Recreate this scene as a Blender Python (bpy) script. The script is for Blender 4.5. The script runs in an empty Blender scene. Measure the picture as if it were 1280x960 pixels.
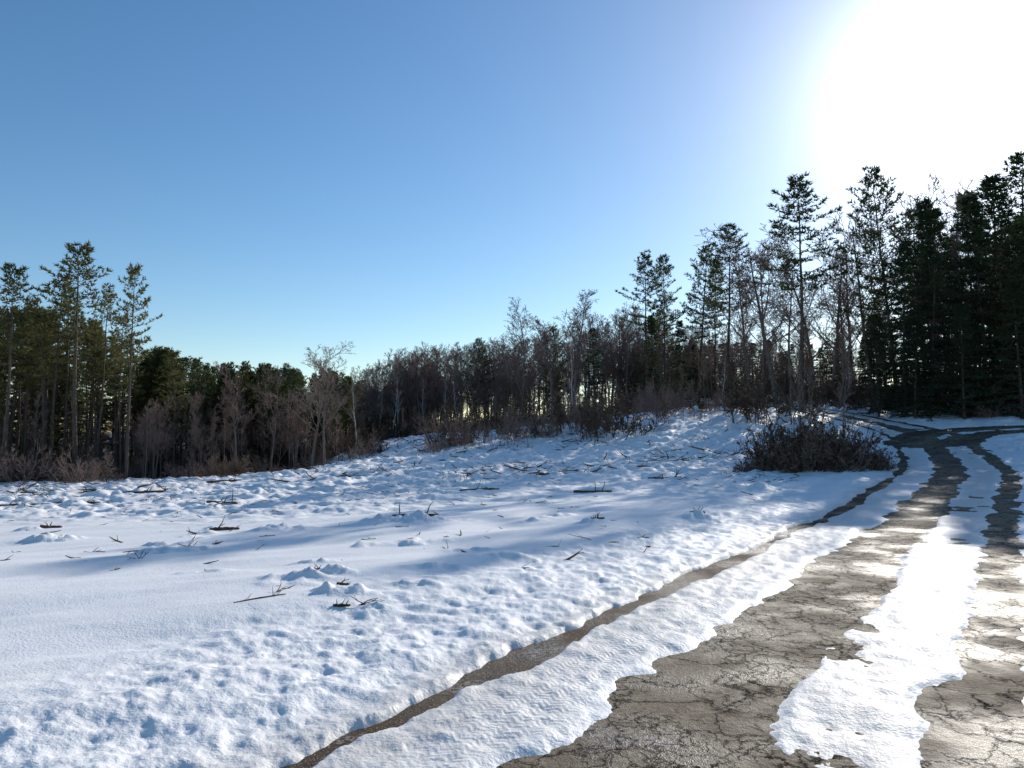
import bpy, math, random
import numpy as np
from mathutils import Vector, Matrix, Quaternion

F=949.0; PITCH=math.atan(60/949.0); CAMZ=1.7
def pix(u,v,d):
    a=(u-640)/F; b=(480-v)/F
    y=math.cos(PITCH)-b*math.sin(PITCH); z=math.sin(PITCH)+b*math.cos(PITCH)
    k=d/y
    return (a*k, d, CAMZ+z*k)
sc=bpy.context.scene
# ---------------------------------------------------------------- noise
def _h(ix,iy,seed):
    n=(ix.astype(np.int64)*374761393+iy.astype(np.int64)*668265263+seed*1442695041)&0xffffffff
    n=((n^(n>>13))*1274126177)&0xffffffff
    n=(n^(n>>16))&0xffffffff
    return n.astype(np.float64)/4294967295.0
def vn(x,y,seed=0):
    xi=np.floor(x); yi=np.floor(y); fx=x-xi; fy=y-yi
    fx=fx*fx*fx*(fx*(fx*6-15)+10); fy=fy*fy*fy*(fy*(fy*6-15)+10)
    a=_h(xi,yi,seed); b=_h(xi+1,yi,seed); c=_h(xi,yi+1,seed); d=_h(xi+1,yi+1,seed)
    return (a*(1-fx)+b*fx)*(1-fy)+(c*(1-fx)+d*fx)*fy-0.5
def fbm(x,y,seed=0,o=4):
    s=0;a=1.0
    for i in range(o):
        ca,sa=math.cos(.7*i+.4),math.sin(.7*i+.4)
        s=s+a*vn((x*ca-y*sa)*(2**i)+17.3*i,(x*sa+y*ca)*(2**i)-9.1*i,seed+i); a*=0.5
    return s
def sstep(a,b,x):
    t=np.clip((x-a)/(b-a),0,1); return t*t*(3-2*t)
# ---------------------------------------------------------------- terrain (thin plate spline)
ctrl=[]
for (u,v,d) in [(0,700,12),(0,640,25),(0,603,50),(150,602,50),(300,600,42),(400,586,44),(450,562,62),(520,548,75),(600,545,80),
                (700,535,76),(800,517,72),(850,503,76),(640,582,38),(900,600,26),(900,552,42),(1000,592,25),(1000,522,46),
                (1200,563,32),(1280,545,35),(1100,527,45),(940,507,60),(1280,520,46),(1120,590,25),(300,640,22),(800,640,16.5),(1250,510,60),(1000,500,70)]:
    ctrl.append(pix(u,v,d))
ctrl+= [(0,0,0),(0,6,0),(-4,5,0),(5,6,0),(5,0,0),(9,15,0.05),(0,14,0),(-7,9,-0.05),(-25,60,-1.9),(-15,60,-1.3),(-10,0,0),(10,-10,0),(-10,-15,0),(30,10,.4),(30,25,1.0),(-30,10,-.6),(-45,25,-1.3)]
for az,z in [(-180,0),(-140,0),(-100,-1.5),(-60,-2.5),(-40,-2.5),(-25,-2),(-12,0.5),(0,3.5),(12,7),(25,9),(40,10),(60,7),(100,3),(140,1)]:
    ctrl.append((170*math.sin(math.radians(az)),170*math.cos(math.radians(az)),z))
C=np.array(ctrl)
def U(r2): return 0.5*r2*np.log(r2+1e-9)
n=len(C); K=U((C[:,None,0]-C[None,:,0])**2+(C[:,None,1]-C[None,:,1])**2)+np.eye(n)*8.0
P=np.c_[np.ones(n),C[:,:2]]
A=np.zeros((n+3,n+3)); A[:n,:n]=K; A[:n,n:]=P; A[n:,:n]=P.T
W=np.linalg.solve(A,np.r_[C[:,2],0,0,0])
def G(x,y):
    x=np.asarray(x,float); y=np.asarray(y,float); r=np.hypot(x,y)+1e-9; k=np.minimum(r,168)/r
    x=x*k; y=y*k; s=W[n]+W[n+1]*x+W[n+2]*y
    for i in range(n): s=s+W[i]*U((x-C[i,0])**2+(y-C[i,1])**2)
    return s
def g1(x,y): return float(G(np.array([x]),np.array([y]))[0])
# ---------------------------------------------------------------- road centre lines
def catmull(pts,step=0.3):
    out=[]
    P_=[np.array(p,float) for p in pts]; P_=[2*P_[0]-P_[1]]+P_+[2*P_[-1]-P_[-2]]
    for i in range(1,len(P_)-2):
        L=np.linalg.norm(P_[i+1]-P_[i]); m=max(2,int(L/step))
        for j in range(m):
            t=j/m; a,b,c,d=P_[i-1],P_[i],P_[i+1],P_[i+2]
            out.append(0.5*((2*b)+(-a+c)*t+(2*a-5*b+4*c-d)*t*t+(-a+3*b-3*c+d)*t**3))
    out.append(P_[-2]); return np.array(out)
dr=np.array([0.55,0.835]); nr=np.array([0.835,-0.55]); b0=-1.6*nr
main=catmull([b0+dr*-22,b0+dr*-10,b0,b0+dr*10,b0+dr*20,b0+dr*28,(18.0,32),(20.4,38),(20.9,46),(19,60),(13,78),(2,100)])
side=catmull([(19.2,35.2),(22,37.5),(26,38.3),(34,38),(50,35),(75,30)])
def latlong(poly,x,y):
    tan=np.gradient(poly,axis=0); tan/=np.linalg.norm(tan,axis=1)[:,None]
    cum=np.r_[0,np.cumsum(np.linalg.norm(np.diff(poly,axis=0),axis=1))]
    lat=np.full(x.shape,1e3); lon=np.zeros(x.shape)
    CH=20000
    for i in range(0,len(x),CH):
        xx=x[i:i+CH]; yy=y[i:i+CH]
        dd=(xx[:,None]-poly[None,:,0])**2+(yy[:,None]-poly[None,:,1])**2
        k=dd.argmin(1); dx=xx-poly[k,0]; dy=yy-poly[k,1]
        l=dx*tan[k,1]-dy*tan[k,0]; al=dx*tan[k,0]+dy*tan[k,1]
        far=np.sqrt(dd[np.arange(len(k)),k])
        l=np.where(np.abs(al)>0.6,np.sign(l+1e-9)*far,l)
        lat[i:i+CH]=l; lon[i:i+CH]=cum[k]+al
    return lat,lon
EU=[-600,0,170,300,440,480,640,760,800,900,960,1060,1280,1900]
ED=[42,48,50,57,64,84,84,78,70,66,63,52,46,40]
def edge(x,y):
    u=np.where(y>1,x/np.maximum(y,1)*F+640,0); return np.interp(u,EU,ED),u
# ---------------------------------------------------------------- materials
def mat(name):
    m=bpy.data.materials.new(name); m.use_nodes=True; nt=m.node_tree
    return m,nt,nt.nodes,nt.links,nt.nodes['Principled BSDF']
def ramp(nodes,p):
    r=nodes.new('ShaderNodeValToRGB'); e=r.color_ramp.elements
    while len(e)<len(p): e.new(0.5)
    for i,(pos,c) in enumerate(p):
        e[i].position=pos; e[i].color=(c[0],c[1],c[2],1)
    return r
def noise(nodes,links,vec,scale,detail=4,rough=.55):
    t=nodes.new('ShaderNodeTexNoise'); t.inputs['Scale'].default_value=scale; t.inputs['Detail'].default_value=detail; t.inputs['Roughness'].default_value=rough
    if vec: links.new(vec,t.inputs['Vector'])
    return t
def math_(nodes,links,op,a,b=None,clamp=False):
    m=nodes.new('ShaderNodeMath'); m.operation=op; m.use_clamp=clamp
    for i,q in enumerate((a,b)):
        if q is None: continue
        if isinstance(q,(int,float)): m.inputs[i].default_value=q
        else: links.new(q,m.inputs[i])
    return m.outputs[0]
def bark(name,c1,c2,sc_=3,rough=.9):
    m,nt,N,L,B=mat(name); tc=N.new('ShaderNodeTexCoord'); mp=N.new('ShaderNodeMapping'); mp.inputs['Scale'].default_value=(1,1,.25)
    L.new(tc.outputs['Object'],mp.inputs[0]); t=noise(N,L,mp.outputs[0],sc_*4,5,.7)
    r=ramp(N,[(.35,c1),(.65,c2)]); L.new(t.outputs[0],r.inputs[0])
    L.new(r.outputs[0],B.inputs['Base Color']); B.inputs['Roughness'].default_value=rough; B.inputs['Specular IOR Level'].default_value=.2
    b=N.new('ShaderNodeBump'); b.inputs['Strength'].default_value=.5; b.inputs['Distance'].default_value=.02
    L.new(t.outputs[0],b.inputs['Height']); L.new(b.outputs[0],B.inputs['Normal']); return m
M_pbark=bark('pine_bark',(.05,.037,.028),(.14,.108,.085))
M_dbark=bark('hardwood_bark',(.10,.08,.068),(.21,.17,.145))
M_twig=bark('twig_bark',(.17,.12,.098),(.30,.215,.178),1)
M_birch=bark('birch_bark',(.3,.28,.25),(.7,.67,.62),2)
M_dead=bark('dead_wood',(.05,.034,.022),(.16,.11,.075),1)
def needles(name,c1,c2,tr):
    m,nt,N,L,B=mat(name); g=N.new('ShaderNodeNewGeometry'); oi=N.new('ShaderNodeObjectInfo')
    t=noise(N,L,g.outputs['Position'],.7,3)
    f=math_(N,L,'ADD',t.outputs[0],math_(N,L,'MULTIPLY',math_(N,L,'SUBTRACT',oi.outputs['Random'],.5),.35))
    f=math_(N,L,'ADD',f,math_(N,L,'MULTIPLY',math_(N,L,'SUBTRACT',g.outputs['Random Per Island'],.5),.3))
    r=ramp(N,[(.3,c1),(.7,c2)]); L.new(f,r.inputs[0]); L.new(r.outputs[0],B.inputs['Base Color']); B.inputs['Roughness'].default_value=.65
    B.inputs['Specular IOR Level'].default_value=.25
    tl=N.new('ShaderNodeBsdfTranslucent'); L.new(r.outputs[0],tl.inputs[0]); mx=N.new('ShaderNodeMixShader'); mx.inputs[0].default_value=tr
    L.new(B.outputs[0],mx.inputs[1]); L.new(tl.outputs[0],mx.inputs[2]); L.new(mx.outputs[0],N['Material Output'].inputs[0]); return m
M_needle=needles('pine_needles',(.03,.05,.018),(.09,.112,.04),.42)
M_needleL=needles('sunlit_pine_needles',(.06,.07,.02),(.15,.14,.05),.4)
M_hem=needles('hemlock_needles',(.028,.045,.022),(.075,.095,.045),.4)
M_dleaf=needles('dry_leaves',(.05,.032,.02),(.12,.075,.045),.25)
# snow ground
m,nt,N,L,B=mat('snow_ground'); M_snow=m
geo=N.new('ShaderNodeNewGeometry'); pos=geo.outputs['Position']
at=N.new('ShaderNodeAttribute'); at.attribute_name='litter'
tr=N.new('ShaderNodeAttribute'); tr.attribute_name='track'
rd=N.new('ShaderNodeAttribute'); rd.attribute_name='roadst'
n1=noise(N,L,pos,1.1,6,.65); n2=noise(N,L,pos,9,5,.7); n3=noise(N,L,pos,45,3,.6)
mk=math_(N,L,'ADD',math_(N,L,'MULTIPLY',n1.outputs[0],.5),math_(N,L,'MULTIPLY',n2.outputs[0],.5))
mr=N.new('ShaderNodeMapRange'); L.new(math_(N,L,'ADD',mk,math_(N,L,'SUBTRACT',at.outputs['Fac'],.98)),mr.inputs[0])
mr.inputs[1].default_value=0; mr.inputs[2].default_value=.07
lit=ramp(N,[(.3,(.03,.02,.013)),(.55,(.075,.05,.032)),(.8,(.13,.095,.06))]); L.new(n2.outputs[0],lit.inputs[0])
sn=ramp(N,[(.35,(.87,.86,.85)),(.65,(.92,.91,.90))]); L.new(n1.outputs[0],sn.inputs[0])
mxd=N.new('ShaderNodeMix'); mxd.data_type='RGBA'; L.new(math_(N,L,'MULTIPLY',tr.outputs['Fac'],math_(N,L,'MULTIPLY',n2.outputs[0],.8)),mxd.inputs[0])
L.new(sn.outputs[0],mxd.inputs[6]); mxd.inputs[7].default_value=(.42,.35,.27,1)
mx=N.new('ShaderNodeMix'); mx.data_type='RGBA'; L.new(mr.outputs[0],mx.inputs[0]); L.new(mxd.outputs[2],mx.inputs[6]); L.new(lit.outputs[0],mx.inputs[7])
L.new(mx.outputs[2],B.inputs['Base Color'])
B.inputs['Roughness'].default_value=.6; B.inputs['Specular IOR Level'].default_value=.32
sep=N.new('ShaderNodeSeparateXYZ'); L.new(rd.outputs['Vector'],sep.inputs[0])
ab=math_(N,L,'ABSOLUTE',math_(N,L,'SUBTRACT',math_(N,L,'FRACT',math_(N,L,'MULTIPLY',sep.outputs[0],7.2)),.5))
wv=math_(N,L,'SINE',math_(N,L,'ADD',math_(N,L,'MULTIPLY',sep.outputs[1],125),math_(N,L,'ADD',math_(N,L,'MULTIPLY',ab,14),math_(N,L,'MULTIPLY',n2.outputs[0],5))))
tre=math_(N,L,'MULTIPLY',math_(N,L,'MULTIPLY',wv,sep.outputs[2]),.16)
hh=math_(N,L,'ADD',math_(N,L,'ADD',math_(N,L,'MULTIPLY',n2.outputs[0],1.0),math_(N,L,'MULTIPLY',n3.outputs[0],.85)),tre)
b=N.new('ShaderNodeBump'); b.inputs['Strength'].default_value=.45; b.inputs['Distance'].default_value=.02; L.new(hh,b.inputs['Height']); L.new(b.outputs[0],B.inputs['Normal'])
# asphalt
m,nt,N,L,B=mat('worn_muddy_asphalt'); M_road=m
geo=N.new('ShaderNodeNewGeometry'); pos=geo.outputs['Position']
la=N.new('ShaderNodeAttribute'); la.attribute_name='mud'
n1=noise(N,L,pos,1.3,6,.65); n2=noise(N,L,pos,28,4,.7); n3=noise(N,L,pos,110,2,.5); n4=noise(N,L,pos,5,6,.7); n5=noise(N,L,pos,.9,4,.6)
nw=noise(N,L,pos,3.5,5,.65)
wp=N.new('ShaderNodeVectorMath'); wp.operation='MULTIPLY_ADD'; L.new(nw.outputs['Color'],wp.inputs[0]); wp.inputs[1].default_value=(.45,.45,0); L.new(pos,wp.inputs[2])
def crack(scale,wd):
    vo=N.new('ShaderNodeTexVoronoi'); vo.feature='DISTANCE_TO_EDGE'; vo.inputs['Scale'].default_value=scale; L.new(wp.outputs[0],vo.inputs['Vector'])
    c=N.new('ShaderNodeMapRange'); L.new(vo.outputs[0],c.inputs[0]); c.inputs[2].default_value=wd; return c.outputs[0]
def sel(src,a,b_):
    p_=N.new('ShaderNodeMapRange'); L.new(src,p_.inputs[0]); p_.inputs[1].default_value=a; p_.inputs[2].default_value=b_; return p_.outputs[0]
crk=math_(N,L,'MULTIPLY',math_(N,L,'MAXIMUM',crack(5.5,.075),math_(N,L,'SUBTRACT',1,sel(n1.outputs[0],.43,.5))),math_(N,L,'MAXIMUM',crack(2.0,.035),sel(n4.outputs[0],.56,.66)))
crk=math_(N,L,'MAXIMUM',crk,la.outputs['Fac'])
a1=ramp(N,[(.40,(.055,.037,.022)),(.49,(.145,.105,.065)),(.58,(.26,.205,.14))])
L.new(math_(N,L,'ADD',math_(N,L,'MULTIPLY',n4.outputs[0],.35),math_(N,L,'ADD',math_(N,L,'MULTIPLY',n2.outputs[0],.25),math_(N,L,'MULTIPLY',n5.outputs[0],.4))),a1.inputs[0])
mu=ramp(N,[(.35,(.028,.017,.009)),(.65,(.12,.078,.042))]); L.new(math_(N,L,'ADD',math_(N,L,'MULTIPLY',n2.outputs[0],.5),math_(N,L,'MULTIPLY',n4.outputs[0],.5)),mu.inputs[0])
x1=N.new('ShaderNodeMix'); x1.data_type='RGBA'; L.new(la.outputs['Fac'],x1.inputs[0]); L.new(a1.outputs[0],x1.inputs[6]); L.new(mu.outputs[0],x1.inputs[7])
x2=N.new('ShaderNodeMix'); x2.data_type='RGBA'; x2.inputs[6].default_value=(.018,.012,.008,1); L.new(crk,x2.inputs[0]); L.new(x1.outputs[2],x2.inputs[7])
gr=N.new('ShaderNodeMapRange'); L.new(n3.outputs[0],gr.inputs[0]); gr.inputs[1].default_value=.66; gr.inputs[2].default_value=.70
fr=sel(math_(N,L,'ADD',math_(N,L,'MULTIPLY',n1.outputs[0],.6),math_(N,L,'MULTIPLY',n2.outputs[0],.4)),.55,.64)
gg=math_(N,L,'MAXIMUM',gr.outputs[0],math_(N,L,'MULTIPLY',fr,.4))
x3=N.new('ShaderNodeMix'); x3.data_type='RGBA'; L.new(gg,x3.inputs[0]); L.new(x2.outputs[2],x3.inputs[6]); x3.inputs[7].default_value=(.6,.58,.55,1)
L.new(x3.outputs[2],B.inputs['Base Color'])
ro=N.new('ShaderNodeMapRange'); L.new(n5.outputs[0],ro.inputs[0]); ro.inputs[1].default_value=.4; ro.inputs[2].default_value=.6; ro.inputs[3].default_value=.45; ro.inputs[4].default_value=.9
L.new(ro.outputs[0],B.inputs['Roughness'])
L.new(math_(N,L,'MULTIPLY',crk,.17),B.inputs['Specular IOR Level'])
hh=math_(N,L,'ADD',math_(N,L,'MULTIPLY',crk,.15),math_(N,L,'ADD',math_(N,L,'ADD',n2.outputs[0],n4.outputs[0]),math_(N,L,'MULTIPLY',n3.outputs[0],.5)))
b=N.new('ShaderNodeBump'); b.inputs['Strength'].default_value=.7; b.inputs['Distance'].default_value=.015; L.new(hh,b.inputs['Height']); L.new(b.outputs[0],B.inputs['Normal'])

# ---------------------------------------------------------------- grid mesh helper
def grid_mesh(name,X,Y,Z,mats,wrap=False,attrs={}):
    R,Cn=X.shape; co=np.stack([X,Y,Z],-1).reshape(-1,3).astype(np.float32)
    i=np.arange(R-1)[:,None]; j=np.arange(Cn if wrap else Cn-1)[None,:]; j2=(j+1)%Cn
    q=np.stack([i*Cn+j,i*Cn+j2,(i+1)*Cn+j2,(i+1)*Cn+j],-1).reshape(-1,4)[:,::-1].astype(np.int32)
    me=bpy.data.meshes.new(name); me.vertices.add(len(co)); me.vertices.foreach_set('co',co.ravel())
    me.loops.add(q.size); me.loops.foreach_set('vertex_index',q.ravel())
    me.polygons.add(len(q)); me.polygons.foreach_set('loop_start',np.arange(0,q.size,4,dtype=np.int32))
    me.polygons.foreach_set('use_smooth',np.ones(len(q),bool))
    me.update(calc_edges=True)
    for k,v in attrs.items():
        if v.ndim==3: a=me.attributes.new(k,'FLOAT_VECTOR','POINT'); a.data.foreach_set('vector',v.reshape(-1).astype(np.float32))
        else: a=me.attributes.new(k,'FLOAT','POINT'); a.data.foreach_set('value',v.reshape(-1).astype(np.float32))
    me.materials.append(mats); ob=bpy.data.objects.new(name,me); sc.collection.objects.link(ob); return ob
# ---------------------------------------------------------------- ground
azf=np.radians(np.arange(-44,52,0.12)); azb=np.radians(np.arange(52,316,3.0))
az=np.r_[azf,azb]
rr=np.r_[0.02,0.4,0.8,1.2,np.exp(np.arange(math.log(1.6),math.log(95),0.0052)),np.exp(np.linspace(math.log(96),math.log(3000),45))]
RR,AZ=np.meshgrid(rr,az,indexing='ij'); X=RR*np.sin(AZ); Y=RR*np.cos(AZ)
x=X.ravel(); y=Y.ravel()
def flat(u,v,g=0): d=(CAMZ-g)*F/(v-540); return ((u-640)/F*d,d)
mounds=[]
for (u,v,h,a,b_) in [(430,772,.10,.26,.12),(385,750,.07,.3,.10),(425,742,.09,.2,.10),(395,722,.07,.25,.1),(545,718,.04,.4,.1),(520,742,.04,.3,.08),(470,768,.06,.12,.1),
                     (870,652,.12,.3,.2),(740,656,.08,.3,.2),(355,665,.12,.5,.3),(520,648,.14,.7,.3),(480,644,.1,.5,.25),(640,705,.04,.5,.15),(265,735,.04,.4,.15),(70,665,.12,.5,.3),(590,690,.05,.3,.15),(900,640,.08,.3,.2),(940,618,.15,.5,.3)]:
    mx_,my_=flat(u,v,-0.15 if u<450 else 0); mounds.append((mx_,my_,h,a,b_))
def snow_detail(x,y):
    r=np.hypot(x,y); e,u=edge(x,y)
    l1=np.full(x.shape,99.0); t1=np.zeros(x.shape); l2=l1.copy(); t2=t1.copy()
    s=(y>-24)&(r<120)&(x>-24)
    l1[s],t1[s]=latlong(main,x[s],y[s])
    s2=(x>12)&(r<90)&(y>20); l2[s2],t2[s2]=latlong(side,x[s2],y[s2])
    rough=sstep(16,30,y+8*fbm(x/9,y/9,5)+np.clip(-x,0,40)*.2)
    away=np.minimum(np.abs(l1),np.abs(l2))
    w=sstep(1.7,3.2,away)
    ca,sa=math.cos(.5),math.sin(.5); xr=x*ca+y*sa; yr=-x*sa+y*ca
    d=fbm(xr/3.6,yr/1.2,11,3)*.08+fbm(xr/1.1,yr/.4,21,3)*.02*sstep(-.3,.4,fbm(x/4,y/4,25,2))
    lump=np.clip(fbm(x/1.3,y/1.0,31,4)+.0,0,1)*.30+fbm(x/.45,y/.35,37,4)*.17
    d=d+lump*rough
    sp=sstep(.42,.62,fbm(x/1.6,y/1.1,47,3))*sstep(6,10,y)*(1-rough); d=d+sp*(.04+.12*fbm(x/.2,y/.2,49,2))
    d=d*w
    bank=sstep(4.6,2.9,away+fbm(x/1.5,y/1.5,40,2)*.8)*sstep(1.6,1.9,away)
    d+=bank*(fbm(x/.14,y/.14,41,4)*.032+fbm(x/.5,y/.5,43,3)*.03)
    for (a,b_,h,ra,rb) in mounds:
        k=np.abs(x-a)+np.abs(y-b_)<3
        q=((x[k]-a)/ra)**2+((y[k]-b_)/rb)**2
        d[k]+=h*np.exp(-q)*(1+1.2*fbm(x[k]/.15,y[k]/.15,3,3))
    wn=fbm(x/.7,y/.7,51,6)
    wst=.12+.16*vn(t1/.9,t1*0+5,53)+.06*vn(t1/.3,t1*0+8,54)      # varying half width of the muddy edge
    lw=l1+wn*np.where(l1<-1,.12,.2)
    kn=[-3,-2.1,-1.85,-1.3,-.65,-.5,.3,.42,1.1,1.22,1.55,1.85,2.6]
    hv=[.08,.065,.045,.034,.026,-.026,-.026,.02,.02,-.022,-.022,.04,.07]
    h1=np.interp(lw,kn,hv)+fbm(x/.3,y/.3,61,6)*.026
    cs=-1.52+.1*vn(t1/2.5,t1*0+3,55)
    h1-=.085*sstep(wst+.06,wst-.04,np.abs(lw-cs))
    h1+=np.exp(-((lw+1.54)/.25)**2)*fbm(x/.16,y/.16,72,4)*.035
    h1+=np.exp(-((lw-.75)/.5)**2)*fbm(x/.6,y/.6,75,5)*.045
    trk=np.exp(-((lw+.95)/.33)**4); h1+=trk*fbm(x/.1,y/.1,77,2)*.014
    kn2=[-3,-2.2,-1.9,-.3,-.15,.35,.5,1.9,2.2,3]; hv2=[.08,.06,-.03,-.03,.012,.012,-.03,-.03,.06,.08]
    h2=np.interp(l2+fbm(x/1.1,y/1.1,81,4)*.4,kn2,hv2)+fbm(x/.5,y/.5,85,4)*.02
    inr1=np.abs(l1)<3; inr2=np.abs(l2)<3
    h=np.full(x.shape,.08); h[inr1]=h1[inr1]; h[inr2]=np.minimum(h[inr2],h2[inr2])
    h=np.where((away>2.1),np.maximum(h,.05),h)
    h=np.maximum(h,-.06)
    litter=sstep(-2,4,y-e)*np.where(u<470,.62,np.where(u<780,.46,.41))*(y>10)+rough*.42*(y<e+2)*sstep(-.6,.3,fbm(x/6,y/6,91,2))
    litter=np.where(y<5,np.clip(r-60,0,1)*.3,litter)
    litter=np.maximum(litter,bank*.27)
    track=.7*trk+np.exp(-((lw-.75)/.4)**4)+.8*np.exp(-((lw-cs)/.4)**4)
    tread=trk*.8*sstep(-.35,.3,fbm(x/1.0,y/1.0,95,2))
    return d+h,litter,np.clip(track,0,1),l1,t1,tread
H,litter,track,l1,t1,tread=snow_detail(x,y)
Z=G(x,y)+H
st=np.stack([l1,t1,tread],-1).reshape(X.shape+(3,))
ground=grid_mesh('snowy_ground',X,Y,Z.reshape(X.shape),M_snow,wrap=True,attrs={'litter':litter.reshape(X.shape),'track':track.reshape(X.shape),'roadst':st})
def ground_z(x,y):
    x=np.atleast_1d(np.asarray(x,float)); y=np.atleast_1d(np.asarray(y,float))
    return G(x,y)+snow_detail(x,y)[0]
def strip(name,poly,lo,hi,dz):
    tan=np.gradient(poly,axis=0); tan/=np.linalg.norm(tan,axis=1)[:,None]; ls=np.arange(lo,hi,.15)
    Xs=poly[:,0][:,None]+tan[:,1][:,None]*ls; Ys=poly[:,1][:,None]-tan[:,0][:,None]*ls
    Zs=G(Xs.ravel(),Ys.ravel()).reshape(Xs.shape)+dz
    mud=np.clip(sstep(-1.0,-1.3,ls)+sstep(1.9,2.3,ls),0,1)[None,:]+0*Xs
    return grid_mesh(name,Xs[:,::-1],Ys[:,::-1],Zs[:,::-1],M_road,attrs={'mud':mud[:,::-1]})
strip('asphalt_road',main,-2.1,2.2,0.0)
strip('side_road',side,-2.2,2.2,0.004)

# ---------------------------------------------------------------- mesh builder
class MB:
    def __init__(s): s.v=[];s.f=[];s.m=[]
    def tube(s,pts,rs,k,mi):
        base=len(s.v); np_=len(pts)
        for i,p in enumerate(pts):
            d=(pts[min(i+1,np_-1)]-pts[max(i-1,0)])
            if d.length<1e-6: d=Vector((0,0,1))
            d.normalize(); a=Vector((1,0,0)) if abs(d.x)<.7 else Vector((0,1,0))
            e1=d.cross(a).normalized(); e2=d.cross(e1)
            for j in range(k):
                t=2*math.pi*j/k; q=p+(e1*math.cos(t)+e2*math.sin(t))*rs[i]; s.v.append((q.x,q.y,q.z))
        for i in range(np_-1):
            for j in range(k):
                j2=(j+1)%k; s.f.append((base+i*k+j,base+i*k+j2,base+(i+1)*k+j2,base+(i+1)*k+j)); s.m.append(mi)
    def cap(s,k,mi):
        b=len(s.v)-k; s.f.append(tuple(range(b,b+k))); s.m.append(mi)
    def tri(s,a,b,c,mi):
        i=len(s.v); s.v+= [tuple(a),tuple(b),tuple(c)]; s.f.append((i,i+1,i+2)); s.m.append(mi)
    def mesh(s,name,mats):
        me=bpy.data.meshes.new(name); me.from_pydata(s.v,[],s.f); 
        for m_ in mats: me.materials.append(m_)
        me.polygons.foreach_set('material_index',np.array(s.m,dtype=np.int32)); 
        me.polygons.foreach_set('use_smooth',np.array([len(f)==4 for f in s.f],bool)); me.update(); return me
def rv(rng): 
    while True:
        v=Vector((rng.uniform(-1,1),rng.uniform(-1,1),rng.uniform(-1,1)))
        if .05<v.length<1: return v
def perp_dir(d,ang,rng,phi=None):
    a=Vector((0,0,1)) if abs(d.z)<.9 else Vector((1,0,0))
    e1=d.cross(a).normalized(); e2=d.cross(e1); phi=rng.uniform(0,6.283) if phi is None else phi
    return (d*math.cos(ang)+(e1*math.cos(phi)+e2*math.sin(phi))*math.sin(ang)).normalized()
def grow(mb,rng,p,d,L,r,lev,P):
    nseg=[9,6,4,3,2][lev]; pts=[p.copy()]; rs=[r]; ds=[d]
    taper=.8 if lev else .88; mn=P.get('mn',.009)
    for i in range(1,nseg+1):
        d=(d+rv(rng)*P['wob'][lev]+Vector((0,0,P['up'][lev]))).normalized()
        p=p+d*(L/nseg); pts.append(p.copy()); rs.append(max(r*(1-taper*i/nseg),mn)); ds.append(d)
    mb.tube(pts,rs,[7,5,4,3,3][lev],0 if lev<2 else 1)
    if lev>=P['max']: return
    K=P['kids'][lev]; f0=P['start'] if lev==0 else .2
    for k in range(K):
        f=f0+(1-f0)*((k+rng.random())/K); q=f*nseg; i=min(int(q),nseg-1); t=q-i
        pp=pts[i].lerp(pts[i+1],t); rad=rs[i]*(1-t)+rs[i+1]*t
        if lev==0: cl=L*P['cl']*(1.15-f*.75)*rng.uniform(.6,1.15)
        else: cl=L*rng.uniform(.35,.65)*(1.15-.6*f)
        grow(mb,rng,pp,perp_dir(ds[i],math.radians(rng.uniform(*P['ang'])),rng),cl,max(rad*rng.uniform(.4,.65),mn*1.2),lev+1,P)
def bare(name,seed,H,mats,cl=.42,start=.3,kids=(14,7,5,3),mx=4,ang=(28,55),r0=.011,lean=0,mn=.012):
    rng=random.Random(seed); mb=MB()
    P=dict(wob=[.09,.18,.25,.3,.3],up=[.05,.10,.06,.04,.03],kids=kids,max=mx,start=start,cl=cl,ang=ang,mn=mn)
    grow(mb,rng,Vector((0,0,-.3)),Vector((lean,0,1)).normalized(),H,H*r0,0,P)
    me=mb.mesh(name,mats); return me,max(v[2] for v in mb.v)
def tuft(mb,rng,p,d,mi,size,n):
    for _ in range(n):
        dd=(d*.6+rv(rng)*.8+Vector((0,0,.25))).normalized(); L=size*rng.uniform(.6,1.2)
        s=dd.cross(rv(rng)).normalized()*(L*.13)
        mb.tri(p-s,p+s,p+dd*L,mi)
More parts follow.
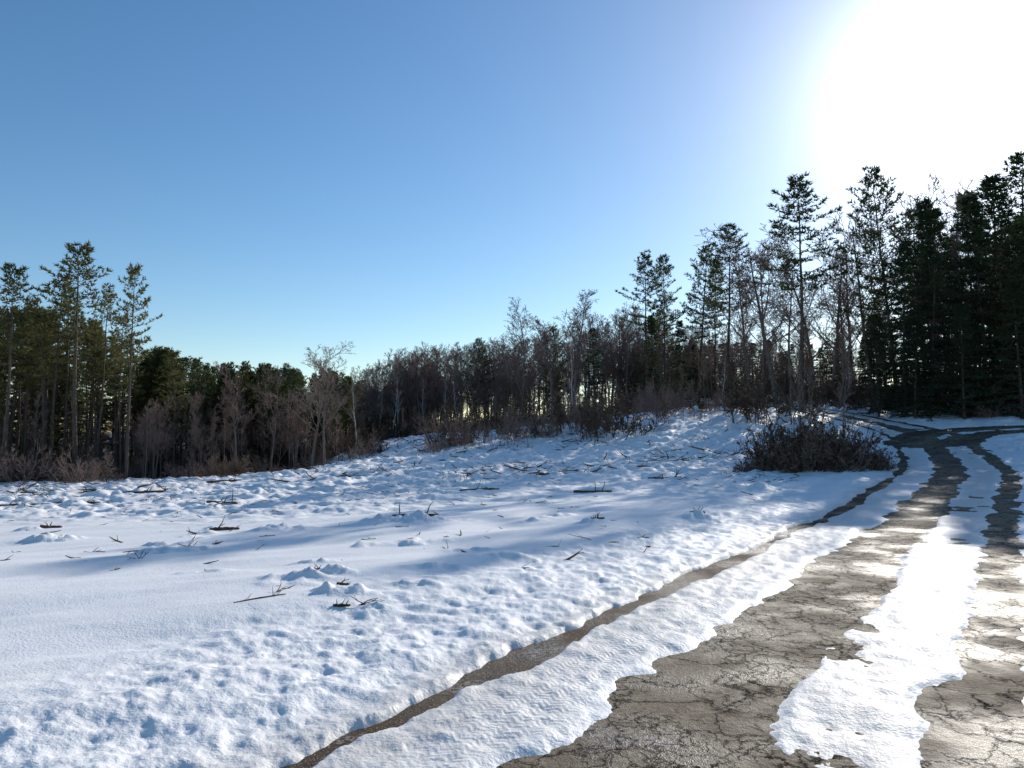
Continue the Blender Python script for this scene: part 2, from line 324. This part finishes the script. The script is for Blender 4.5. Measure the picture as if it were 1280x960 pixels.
def pine(name,seed,H,mats,cb=.5,R=2.3,dens=1.0,shape='white',dead=True,gap=.2,whorl=.62,tn=6,r0=.0105):
    rng=random.Random(seed); mb=MB(); pts=[];rs=[]; p=Vector((0,0,-.3)); d=Vector((0,0,1)); nn=12
    for i in range(nn+1):
        pts.append(p.copy()); rs.append(max(H*r0*(1-.93*i/nn),.012)); d=(d+Vector((rng.uniform(-.03,.03),rng.uniform(-.03,.03),.1))).normalized(); p=p+d*(H+.3)/nn
    mb.tube(pts,rs,8,0)
    def at(z):
        q=(z+.3)/(H+.3)*nn; i=min(max(int(q),0),nn-1); t=q-i; return pts[i].lerp(pts[i+1],t),rs[i]*(1-t)+rs[i+1]*t
    z=H*cb
    while z<H*.985:
        f=(z-H*cb)/(H*(1-cb)); nb=rng.randint(4,6)
        if shape=='white': prof=(.55+.45*math.sin(min(1,f*1.6+.2)*math.pi*.5+.0))*(1-f**2.2)+.14
        else: prof=(1-f)**.85+.06
        wl=rng.uniform(.65,1.15); a0=rng.uniform(0,6.28)
        for k in range(nb):
            if rng.random()<gap: continue
            a=a0+k*6.283/nb+rng.uniform(-.35,.35); L=R*prof*wl*rng.uniform(.6,1.2)
            el=(-.05+.75*f**1.5) if shape=='white' else (-.25+.6*f)
            q,rad=at(z+rng.uniform(-.15,.15)); dd=Vector((math.cos(a)*math.cos(el),math.sin(a)*math.cos(el),math.sin(el)))
            bp=[q.copy()]; bd=[dd]; ns=4
            for i in range(ns):
                dd=(dd+rv(rng)*.12+Vector((0,0,.09 if shape=='white' else (-.05 if i<2 else .06)))).normalized(); q=q+dd*L/ns; bp.append(q.copy()); bd.append(dd)
            mb.tube(bp,[min(rad*.45,.05)*(1-.2*i) for i in range(ns+1)],3,0)
            s=.28 if L>.8 else .1
            step=.24/dens; m_=max(2,int(L*(1-s)/step))
            for j in range(m_+1):
                g=(s+(1-s)*j/m_)*ns; i=min(int(g),ns-1); pp=bp[i].lerp(bp[i+1],g-i); dirb=bd[i]
                for sd in (-1,1):
                    if rng.random()<.12: continue
                    side_=dirb.cross(Vector((0,0,1))).normalized()*sd
                    tl=rng.uniform(.2,.65)*(.5+.5*min(1,L/2))*(1.15-.6*j/m_)
                    td=(side_*.9+dirb*.6+Vector((0,0,rng.uniform(-.1,.3)))).normalized()
                    e=pp+td*tl
                    tuft(mb,rng,e,td,1,.3,tn); tuft(mb,rng,pp.lerp(e,.5),td,1,.26,max(2,tn-2))
            tuft(mb,rng,bp[-1],bd[-1],1,.32,tn+2)
        z+=whorl*rng.uniform(.7,1.3)*(1-.45*f)
    if dead:
        z=H*.12
        while z<H*cb+1:
            q,rad=at(z); a=rng.uniform(0,6.28); L=rng.uniform(.3,1.7)*(.5+z/H)
            dd=Vector((math.cos(a),math.sin(a),rng.uniform(-.25,.15))).normalized(); bp=[q.copy()]
            for i in range(3):
                dd=(dd+rv(rng)*.2).normalized(); q=q+dd*L/3; bp.append(q.copy())
            mb.tube(bp,[.022,.016,.011,.006],3,0)
            for _ in range(2):
                c=bp[rng.randint(1,2)]; mb.tube([c,c+(dd+rv(rng)*.8).normalized()*L*.35],[.01,.005],3,0)
            z+=rng.uniform(.12,.4)
    return mb.mesh(name,mats),H
def shrub(name,seed,n_,h,spread,mats,leaves=0,mx=2,mn=.006,out=.35,kids=(9,5,3,0)):
    rng=random.Random(seed); mb=MB()
    P=dict(wob=[.1+out*.3,.25,.3,.3,.3],up=[.02 if out<.6 else -.06,.03,.02,.03,.03],kids=kids,max=mx,start=.15,cl=.5,ang=(20,60),mn=mn)
    for i in range(n_):
        a=rng.uniform(0,6.28); rr_=spread*math.sqrt(rng.random()); p=Vector((math.cos(a)*rr_,math.sin(a)*rr_,-.1))
        d=Vector((math.cos(a)*out+rng.uniform(-.2,.2),math.sin(a)*out+rng.uniform(-.2,.2),1)).normalized()
        grow(mb,rng,p,d,h*rng.uniform(.5,1.1),.014,0,P)
    if leaves:
        vs=[Vector(v) for v in rng.sample(mb.v,min(leaves,len(mb.v)))]
        for v in vs: tuft(mb,rng,v,Vector((0,0,.2)),2,.11,2)
    return mb.mesh(name,mats),h
DM=[M_dbark,M_twig]
BARE=[bare('bare_a',1,13,DM),bare('bare_b',2,13,DM,cl=.36,start=.35),bare('bare_c',3,13,DM,cl=.32,start=.4,kids=(16,7,5,3)),bare('bare_d',4,13,DM,cl=.48,start=.25,lean=.12)]
SLIM=[bare('slim_%d'%i,10+i,11,DM,cl=.24,start=.2,kids=(20,7,5,0),mx=3,r0=.0075,ang=(22,45),mn=.011) for i in range(4)]
BIR=[bare('birch_%d'%i,20+i,11,[M_birch,M_twig],cl=.2,start=.4,kids=(16,6,4,0),mx=3,r0=.0085,ang=(20,45),lean=.06*i) for i in range(2)]
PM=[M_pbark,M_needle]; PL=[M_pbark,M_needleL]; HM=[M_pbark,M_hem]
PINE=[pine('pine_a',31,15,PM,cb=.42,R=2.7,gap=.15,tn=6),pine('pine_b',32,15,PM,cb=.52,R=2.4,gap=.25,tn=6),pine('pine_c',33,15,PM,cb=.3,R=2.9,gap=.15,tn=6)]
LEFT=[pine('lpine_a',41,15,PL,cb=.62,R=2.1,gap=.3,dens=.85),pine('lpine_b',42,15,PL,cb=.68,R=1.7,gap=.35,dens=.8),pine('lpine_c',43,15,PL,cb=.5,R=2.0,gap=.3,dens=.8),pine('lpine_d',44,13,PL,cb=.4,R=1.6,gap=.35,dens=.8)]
DENSE=[pine('dense_a',51,14,HM,cb=.1,R=2.5,shape='cone',dead=False,gap=.12,whorl=.5),pine('dense_b',52,14,HM,cb=.18,R=2.2,shape='cone',dead=False,gap=.2,whorl=.5),pine('dense_c',53,14,HM,cb=.06,R=3.0,shape='cone',dead=False,gap=.15,whorl=.5)]
SHR=[shrub('shrub_a',61,16,1.7,.8,[M_twig,M_twig,M_dleaf]),shrub('shrub_b',62,10,2.6,.7,[M_twig,M_twig,M_dleaf]),shrub('shrub_c',63,26,1.1,1.0,[M_dead,M_dead,M_dleaf],500)]
BRUSH=[shrub('brush_a',64,16,1.3,.5,[M_dead,M_twig,M_dleaf],600,mx=3,mn=.004,out=.6,kids=(7,4,3,0)),shrub('brush_b',65,14,1.3,.7,[M_dead,M_dead,M_dleaf],500,mx=3,mn=.004,out=1.0,kids=(7,4,3,0))]
# ---------------------------------------------------------------- placement
rng=random.Random(7)
def put(name,var,x_,y_,h,rot=None,coll=None,lean=0,w=1.0):
    me,H0=var; o=bpy.data.objects.new(name,me); s=h/H0; o.scale=(s*w,s*w,s)
    o.location=(x_,y_,g1(x_,y_)); o.rotation_euler=(rng.uniform(-.03,.03)+0,lean+rng.uniform(-.03,.03),rng.uniform(0,6.28) if rot is None else rot)
    (coll or sc.collection).objects.link(o); return o
def tree(name,var,u,d,vt,lean=0,w=1.0,rot=None):
    x_,y_,z=pix(u,vt,d); return put(name,var,x_,y_,max(2,z-g1(x_,y_)),rot,lean=lean,w=w)
for u,d,vt,k,w in [(12,46,335,0,1.05),(72,50,345,1,.9),(88,53,352,1,.8),(105,49,308,0,1.15),(128,52,360,1,.8),(166,48,330,2,.75),(40,52,375,0,.9),(-25,48,330,0,1),(150,55,395,1,.8)]:
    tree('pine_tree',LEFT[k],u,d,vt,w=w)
for u,d,vt,k,w in [(392,56,425,0,1.3),(408,50,432,1,1.2),(300,55,450,2,1.1),(340,57,452,3,1),(655,74,378,0,1.4),(690,78,395,2,1.2),(718,73,356,2,1.2),(735,80,378,1,1.1),(780,80,372,0,1.1),(965,60,272,0,1.6),(1035,56,280,0,1.3),(1062,60,288,1,1.3),(1015,60,290,3,1.2),(930,66,320,2,1.2),(1165,52,215,1,1.2),(1200,54,215,0,1.2),(1085,54,262,3,1.2),(545,88,432,1,1.2),(520,90,438,0,1.2),(985,56,310,1,1.2),(1048,54,330,2,1.2),(950,62,300,1,1.2)]:
    tree('bare_tree',BARE[k],u,d,vt,w=w)
for u,d,vt in [(447,60,458),(475,82,470),(500,80,462),(530,82,468),(555,84,462),(900,60,440),(715,66,430),(770,55,470),(490,79,470),(575,80,470)]:
    tree('birch_tree',BIR[rng.randint(0,1)],u,d,vt,w=1.1)
for u,d,vt,k,w in [(805,70,320,1,.9),(830,72,320,0,.85),(870,71,308,0,.95),(890,76,330,1,.8),(906,66,284,1,1.1),(995,50,225,1,1.1),(1112,50,205,2,.85),(1150,58,262,0,1),(595,88,422,2,.9),(690,80,408,2,.8),(1262,46,190,0,1.1)]:
    tree('pine_tree',PINE[k],u,d,vt,w=w)
for u,d,vt,k,w in [(742,76,410,2,.9),(1095,47,390,2,1),(1125,46,300,0,1),(1155,47,262,2,1),(1185,49,240,1,1.1),(1222,46,245,0,1.1),(1255,45,215,2,1.2),(1300,44,205,0,1.2),(1210,58,240,2,1),(1140,45,400,2,1.3),(1200,44,380,0,1.3),(1270,43,350,2,1.3),(815,69,395,1,1),(850,70,400,0,1)]:
    tree('hemlock_tree',DENSE[k],u,d,vt,w=w)
def forest(name,items):
    col=bpy.data.collections.new(name)
    for it in items: put('tree_part',*it[:4],coll=col,**it[4])
    e=bpy.data.objects.new(name,None); e.instance_type='COLLECTION'; e.instance_collection=col; sc.collection.objects.link(e)
def zone(u0,u1,da,db,cnt,vts,vars_,w=(.8,1.1),hmin=3,var=45):
    out=[]
    for _ in range(cnt):
        u=rng.uniform(u0,u1); e=float(np.interp(u,EU,ED)); d=e+rng.uniform(da,db)
        vt=np.interp(u,[a for a,_b in vts],[_b for a,_b in vts])+rng.uniform(0,1)**1.5*var-4
        x_,y_,z=pix(u,vt,d)
        if min(np.hypot(main[:,0]-x_,main[:,1]-y_))<2.6 or min(np.hypot(side[:,0]-x_,side[:,1]-y_))<2.6: continue
        out.append((rng.choice(vars_),x_,y_,max(hmin,z-g1(x_,y_)),dict(w=rng.uniform(*w))))
    return out
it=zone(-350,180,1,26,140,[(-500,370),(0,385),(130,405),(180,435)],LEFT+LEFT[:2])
it+=zone(-350,185,12,40,80,[(-500,440),(185,455)],DENSE+PINE+LEFT[3:],var=60)
it+=zone(-350,180,0,20,55,[(-500,480),(180,490)],SLIM+[LEFT[3]])
it+=zone(170,450,2,14,95,[(170,430),(250,450),(330,460),(420,468),(450,480)],LEFT[2:]+PINE+PINE)
it+=zone(170,450,10,35,70,[(170,435),(250,452),(420,465),(450,475)],PINE+DENSE)
it+=zone(170,450,-2,8,60,[(170,490),(450,490)],SLIM+BARE[:2])
forest('pine_forest',it)
V1=[(440,462),(500,438),(560,430),(620,430),(680,408),(800,385)]
it=zone(440,800,1,26,270,V1,SLIM+SLIM+BARE,w=(1,1.5),var=50)
it+=zone(440,800,34,60,50,[(440,490),(560,475),(620,470),(800,455)],DENSE,w=(1.2,1.8))
it+=zone(780,1060,2,28,130,[(780,385),(900,400),(960,410),(1060,400)],SLIM+SLIM+BARE,w=(1,1.3),var=70)
it+=zone(780,1060,8,40,80,[(780,430),(1060,425)],DENSE,w=(1.1,1.5))
forest('hardwood_forest',it)
it=zone(1060,1550,3,30,60,[(1060,420),(1120,330),(1200,290),(1280,260),(1750,220)],DENSE+PINE+BARE)
it+=zone(1060,1550,0,30,60,[(1060,400),(1280,340),(1750,330)],SLIM[:1]+DENSE)
forest('hillside_forest',it)
it=[]
for _ in range(520):
    u=rng.uniform(-300,1500); e=float(np.interp(u,EU,ED)); d=e+rng.uniform(-4,16)*(1 if rng.random()<.7 else 1.6); x_,y_,_z=pix(u,540,d)
    if min(np.hypot(main[:,0]-x_,main[:,1]-y_))<2.8 or min(np.hypot(side[:,0]-x_,side[:,1]-y_))<2.8: continue
    it.append((rng.choice(SHR+SLIM[:1]),x_,y_,rng.uniform(.7,2.6),{}))
for k in range(110):
    u=rng.uniform(420,960) if k<70 else rng.uniform(780,1000); d=rng.uniform(46,72); x_,y_,_z=pix(u,540,d)
    if min(np.hypot(main[:,0]-x_,main[:,1]-y_))<2.8: continue
    it.append((rng.choice(SHR+SLIM),x_,y_,rng.uniform(.7,3.2),{}))
forest('undergrowth',it)
for u,d,vt in [(835,50,470),(850,56,455),(760,58,480),(1003,29,425),(1012,30,455),(422,46,520),(1050,34,400),(690,62,460),(880,58,430),(935,57,440)]:
    tree('sapling_tree',rng.choice(SLIM),u,d,vt,w=.7)
def join_variants(name,lst,mats):
    V=[];Fc=[];Mi=[]
    for me,T in lst:
        b_=len(V); V+=[tuple(T@v.co) for v in me.vertices]; Fc+=[tuple(b_+i for i in p.vertices) for p in me.polygons]; Mi+=[p.material_index for p in me.polygons]
    me=bpy.data.meshes.new(name); me.from_pydata(V,[],Fc); [me.materials.append(q) for q in mats]; me.polygons.foreach_set('material_index',np.array(Mi,dtype=np.int32)); me.update()
    o=bpy.data.objects.new(name,me); sc.collection.objects.link(o)
lst=[]
cx,cy,_=pix(1012,560,26.5)
for i in range(44):
    a=rng.uniform(0,6.28); q=math.sqrt(rng.random()); x_=cx+math.cos(a)*q*2.2; y_=cy+math.sin(a)*q*2.2
    h=max(.7,(2.7-1.8*q))*rng.uniform(.6,1.15)
    if math.cos(a)*q<-.35: h*=.65
    s=h/1.15
    lst.append((BRUSH[i%2][0],Matrix.Translation((x_,y_,g1(x_,y_)))@Matrix.Rotation(rng.uniform(0,6.28),4,'Z')@Matrix.Rotation(rng.uniform(-.35,.35),4,'X')@Matrix.Diagonal((s*.65,s*.65,s,1))))
join_variants('brush_clump',lst,[M_dead,M_twig,M_dleaf])
# logging debris
mb=MB(); N_=8000
us=np.array([rng.uniform(-80,1000) for _ in range(N_)]); ds=np.array([ (rng.uniform(22,80) if rng.random()<.95 else rng.uniform(9,30)) for _ in range(N_)])
xs=(us-640)/F*ds; zs=ground_z(xs,ds); eg=np.interp(us,EU,ED)
l_,_t=latlong(main,xs,ds)
for x_,y_,z_,e_,ll in zip(xs,ds,zs,eg,l_):
    if y_>e_+3 or abs(ll)<2.6: continue
    if vn(np.array([x_/4]),np.array([y_/4]),99)[0]<rng.uniform(-.3,.4): continue
    near=y_<30
    L=rng.uniform(.08,.4) if near else rng.uniform(.15,1.0)
    a=rng.uniform(0,6.28); el=abs(rng.gauss(0,.2 if not near else .1))+.02
    d=Vector((math.cos(a)*math.cos(el),math.sin(a)*math.cos(el),math.sin(el))); p=Vector((x_,y_,z_-.005)); rad=rng.choice([.006,.009,.012,.015]+([] if near else [.025,.04]))
    pts=[p]; 
    for i in range(3): d=(d+rv(rng)*.2).normalized(); pts.append(pts[-1]+d*L/3)
    mb.tube(pts,[rad,rad*.85,rad*.7,rad*.4],4,0)
    for _ in range(rng.randint(0,2)):
        c=pts[rng.randint(1,2)]; mb.tube([c,c+(d+rv(rng)*.9+Vector((0,0,.2))).normalized()*L*.4],[rad*.5,rad*.25],3,0)
o=bpy.data.objects.new('logging_debris',mb.mesh('logging_debris',[M_dead])); sc.collection.objects.link(o)
def log(u,v,g,L,r_,ang,tilt=.03):
    x_,y_=flat(u,v,g); rg=random.Random(int(u*7+v)); mb=MB(); pts=[];rs=[]; nn=12
    P0=Vector((x_,y_,0)); d=Vector((math.cos(ang),math.sin(ang),0)); q=[P0+d*L*(i/nn-.5) for i in range(nn+1)]
    zz=ground_z([a.x for a in q],[a.y for a in q]); zm=float(np.mean(zz))
    bend=rg.uniform(-.06,.06)
    for i,a in enumerate(q):
        t=i/nn-.5
        pts.append(Vector((a.x+rg.uniform(-.3,.3)*r_,a.y+rg.uniform(-.3,.3)*r_,zm+r_*.45+t*L*tilt+bend*(t*t*4-.5)*L*.3))); rs.append(r_*(1-.45*i/nn)*rg.uniform(.8,1.15))
    mb.tube(pts,rs,9,0); mb.cap(9,1); b_=len(mb.v)-9*(nn+1); mb.f.append(tuple(range(b_,b_+9))[::-1]); mb.m.append(1)
    for _ in range(5):
        i=rg.randint(2,nn-2); dd=(rv(rg)+d*.6+Vector((0,0,.4))).normalized(); l_=rg.uniform(.1,.3)*min(1,L); c=pts[i]+dd*l_; mb.tube([pts[i],c,c+(dd+rv(rg)*.5)*l_*.7],[r_*.3,r_*.2,r_*.08],5,0)
    o=bpy.data.objects.new('fallen_log',mb.mesh('fallen_log',[M_dead,M_dbark])); sc.collection.objects.link(o)
for q in [(98,635,-.9,1.7,.075,.05),(280,637,-.75,1.5,.06,-.6),(285,672,-.35,.55,.045,.1),(390,588,-.5,2.2,.09,.1),(300,605,-.9,3.,.08,.3),(590,565,.2,3.,.08,.15),(520,556,.4,2.4,.08,-.2),
          (190,618,-.9,2.2,.06,.2),(700,590,.1,1.8,.05,-.3),(60,615,-1,2.5,.08,-.2),(30,630,-.8,1.4,.05,.3),(430,768,0,.16,.02,.1),(432,741,0,.14,.018,-.3),(395,720,0,.2,.02,.2),(70,664,-.5,.5,.05,-.1),
          (870,651,0,.3,.035,.2),(520,644,0,.9,.05,.1),(745,655,0,.35,.03,.5),(330,762,0,.5,.009,.7),(600,605,0,1.3,.05,.3),(740,612,0,1.1,.05,-.2),(830,600,0,1.2,.06,.2)]: log(*q)
def twig(u,v,L,seed):
    rg=random.Random(seed); x_,y_=flat(u,v,-.03); z_=float(ground_z(x_,y_)[0]); mb=MB()
    for _ in range(4):
        d=(rv(rg)+Vector((0,0,.25))).normalized(); p=Vector((x_+rg.uniform(-.06,.06),y_,z_)); pts=[p]
        for i in range(4): d=(d+rv(rg)*.35).normalized(); pts.append(pts[-1]+d*L/4)
        mb.tube(pts,[.006,.005,.004,.003,.002],4,0)
        mb.tube([pts[2],pts[2]+(d+rv(rg)).normalized()*L*.4],[.004,.002],3,0)
    o=bpy.data.objects.new('broken_twig',mb.mesh('broken_twig',[M_dead])); sc.collection.objects.link(o)
for i,(u,v,L_) in enumerate([(455,770,.2),(240,682,.25),(350,756,.2),(430,742,.12),(560,690,.12),(740,652,.12),(870,648,.12),(180,700,.15)]): twig(u,v,L_,i)
# ---------------------------------------------------------------- light
a_,b_=(1205-640)/F,(480-108)/F
sd=Vector((a_,math.cos(PITCH)-b_*math.sin(PITCH),math.sin(PITCH)+b_*math.cos(PITCH))).normalized()
elev=math.asin(sd.z); azm=math.atan2(sd.x,sd.y)
w=bpy.data.worlds.new('World'); sc.world=w; w.use_nodes=True; nt=w.node_tree; N=nt.nodes; L=nt.links
bg=N['Background']; sky=N.new('ShaderNodeTexSky'); sky.sky_type='NISHITA'; sky.sun_disc=False; sky.sun_elevation=elev; sky.sun_rotation=azm
sky.air_density=1.0; sky.dust_density=0.18; sky.ozone_density=2.3; sky.altitude=100
hs=N.new('ShaderNodeHueSaturation'); hs.inputs['Saturation'].default_value=1.2; L.new(sky.outputs[0],hs.inputs['Color'])
# solar aureole: bright thin-haze halo around the sun direction (world space)
tc=N.new('ShaderNodeTexCoord'); nm=N.new('ShaderNodeVectorMath'); nm.operation='NORMALIZE'; L.new(tc.outputs['Generated'],nm.inputs[0])
dt=N.new('ShaderNodeVectorMath'); dt.operation='DOT_PRODUCT'; L.new(nm.outputs[0],dt.inputs[0]); dt.inputs[1].default_value=tuple(sd)
ang=math_(N,L,'MULTIPLY',math_(N,L,'ARCCOSINE',math_(N,L,'MINIMUM',dt.outputs['Value'],.999999)),57.2958)
def expo(A_,s_,p_): return math_(N,L,'MULTIPLY',math_(N,L,'EXPONENT',math_(N,L,'MULTIPLY',math_(N,L,'POWER',math_(N,L,'DIVIDE',ang,s_),p_),-1)),A_)
gl=math_(N,L,'ADD',expo(36,3.2,1.05),expo(1.9,15,1.2))
gc=N.new('ShaderNodeVectorMath'); gc.operation='SCALE'; gc.inputs[0].default_value=(1,.97,.93); L.new(gl,gc.inputs['Scale'])
ad=N.new('ShaderNodeVectorMath'); ad.operation='ADD'; L.new(hs.outputs[0],ad.inputs[0]); L.new(gc.outputs[0],ad.inputs[1])
L.new(ad.outputs[0],bg.inputs[0]); bg.inputs[1].default_value=.132
sl=bpy.data.lights.new('sun','SUN'); sl.energy=5; sl.angle=math.radians(.5); sl.color=(1,.94,.85)
so=bpy.data.objects.new('sun',sl); sc.collection.objects.link(so); so.rotation_euler=(-sd).to_track_quat('-Z','Y').to_euler()
# ---------------------------------------------------------------- camera
cam=bpy.data.cameras.new('camera'); cam.sensor_width=36; cam.lens=36*F/1280; cam.clip_end=6000; cam.clip_start=.05
co=bpy.data.objects.new('camera',cam); sc.collection.objects.link(co); co.location=(0,0,CAMZ); co.rotation_euler=(math.pi/2+PITCH,0,0); sc.camera=co
sc.view_settings.view_transform='Standard'; sc.view_settings.look='None'; sc.view_settings.exposure=0
print('sun',math.degrees(elev),math.degrees(azm))
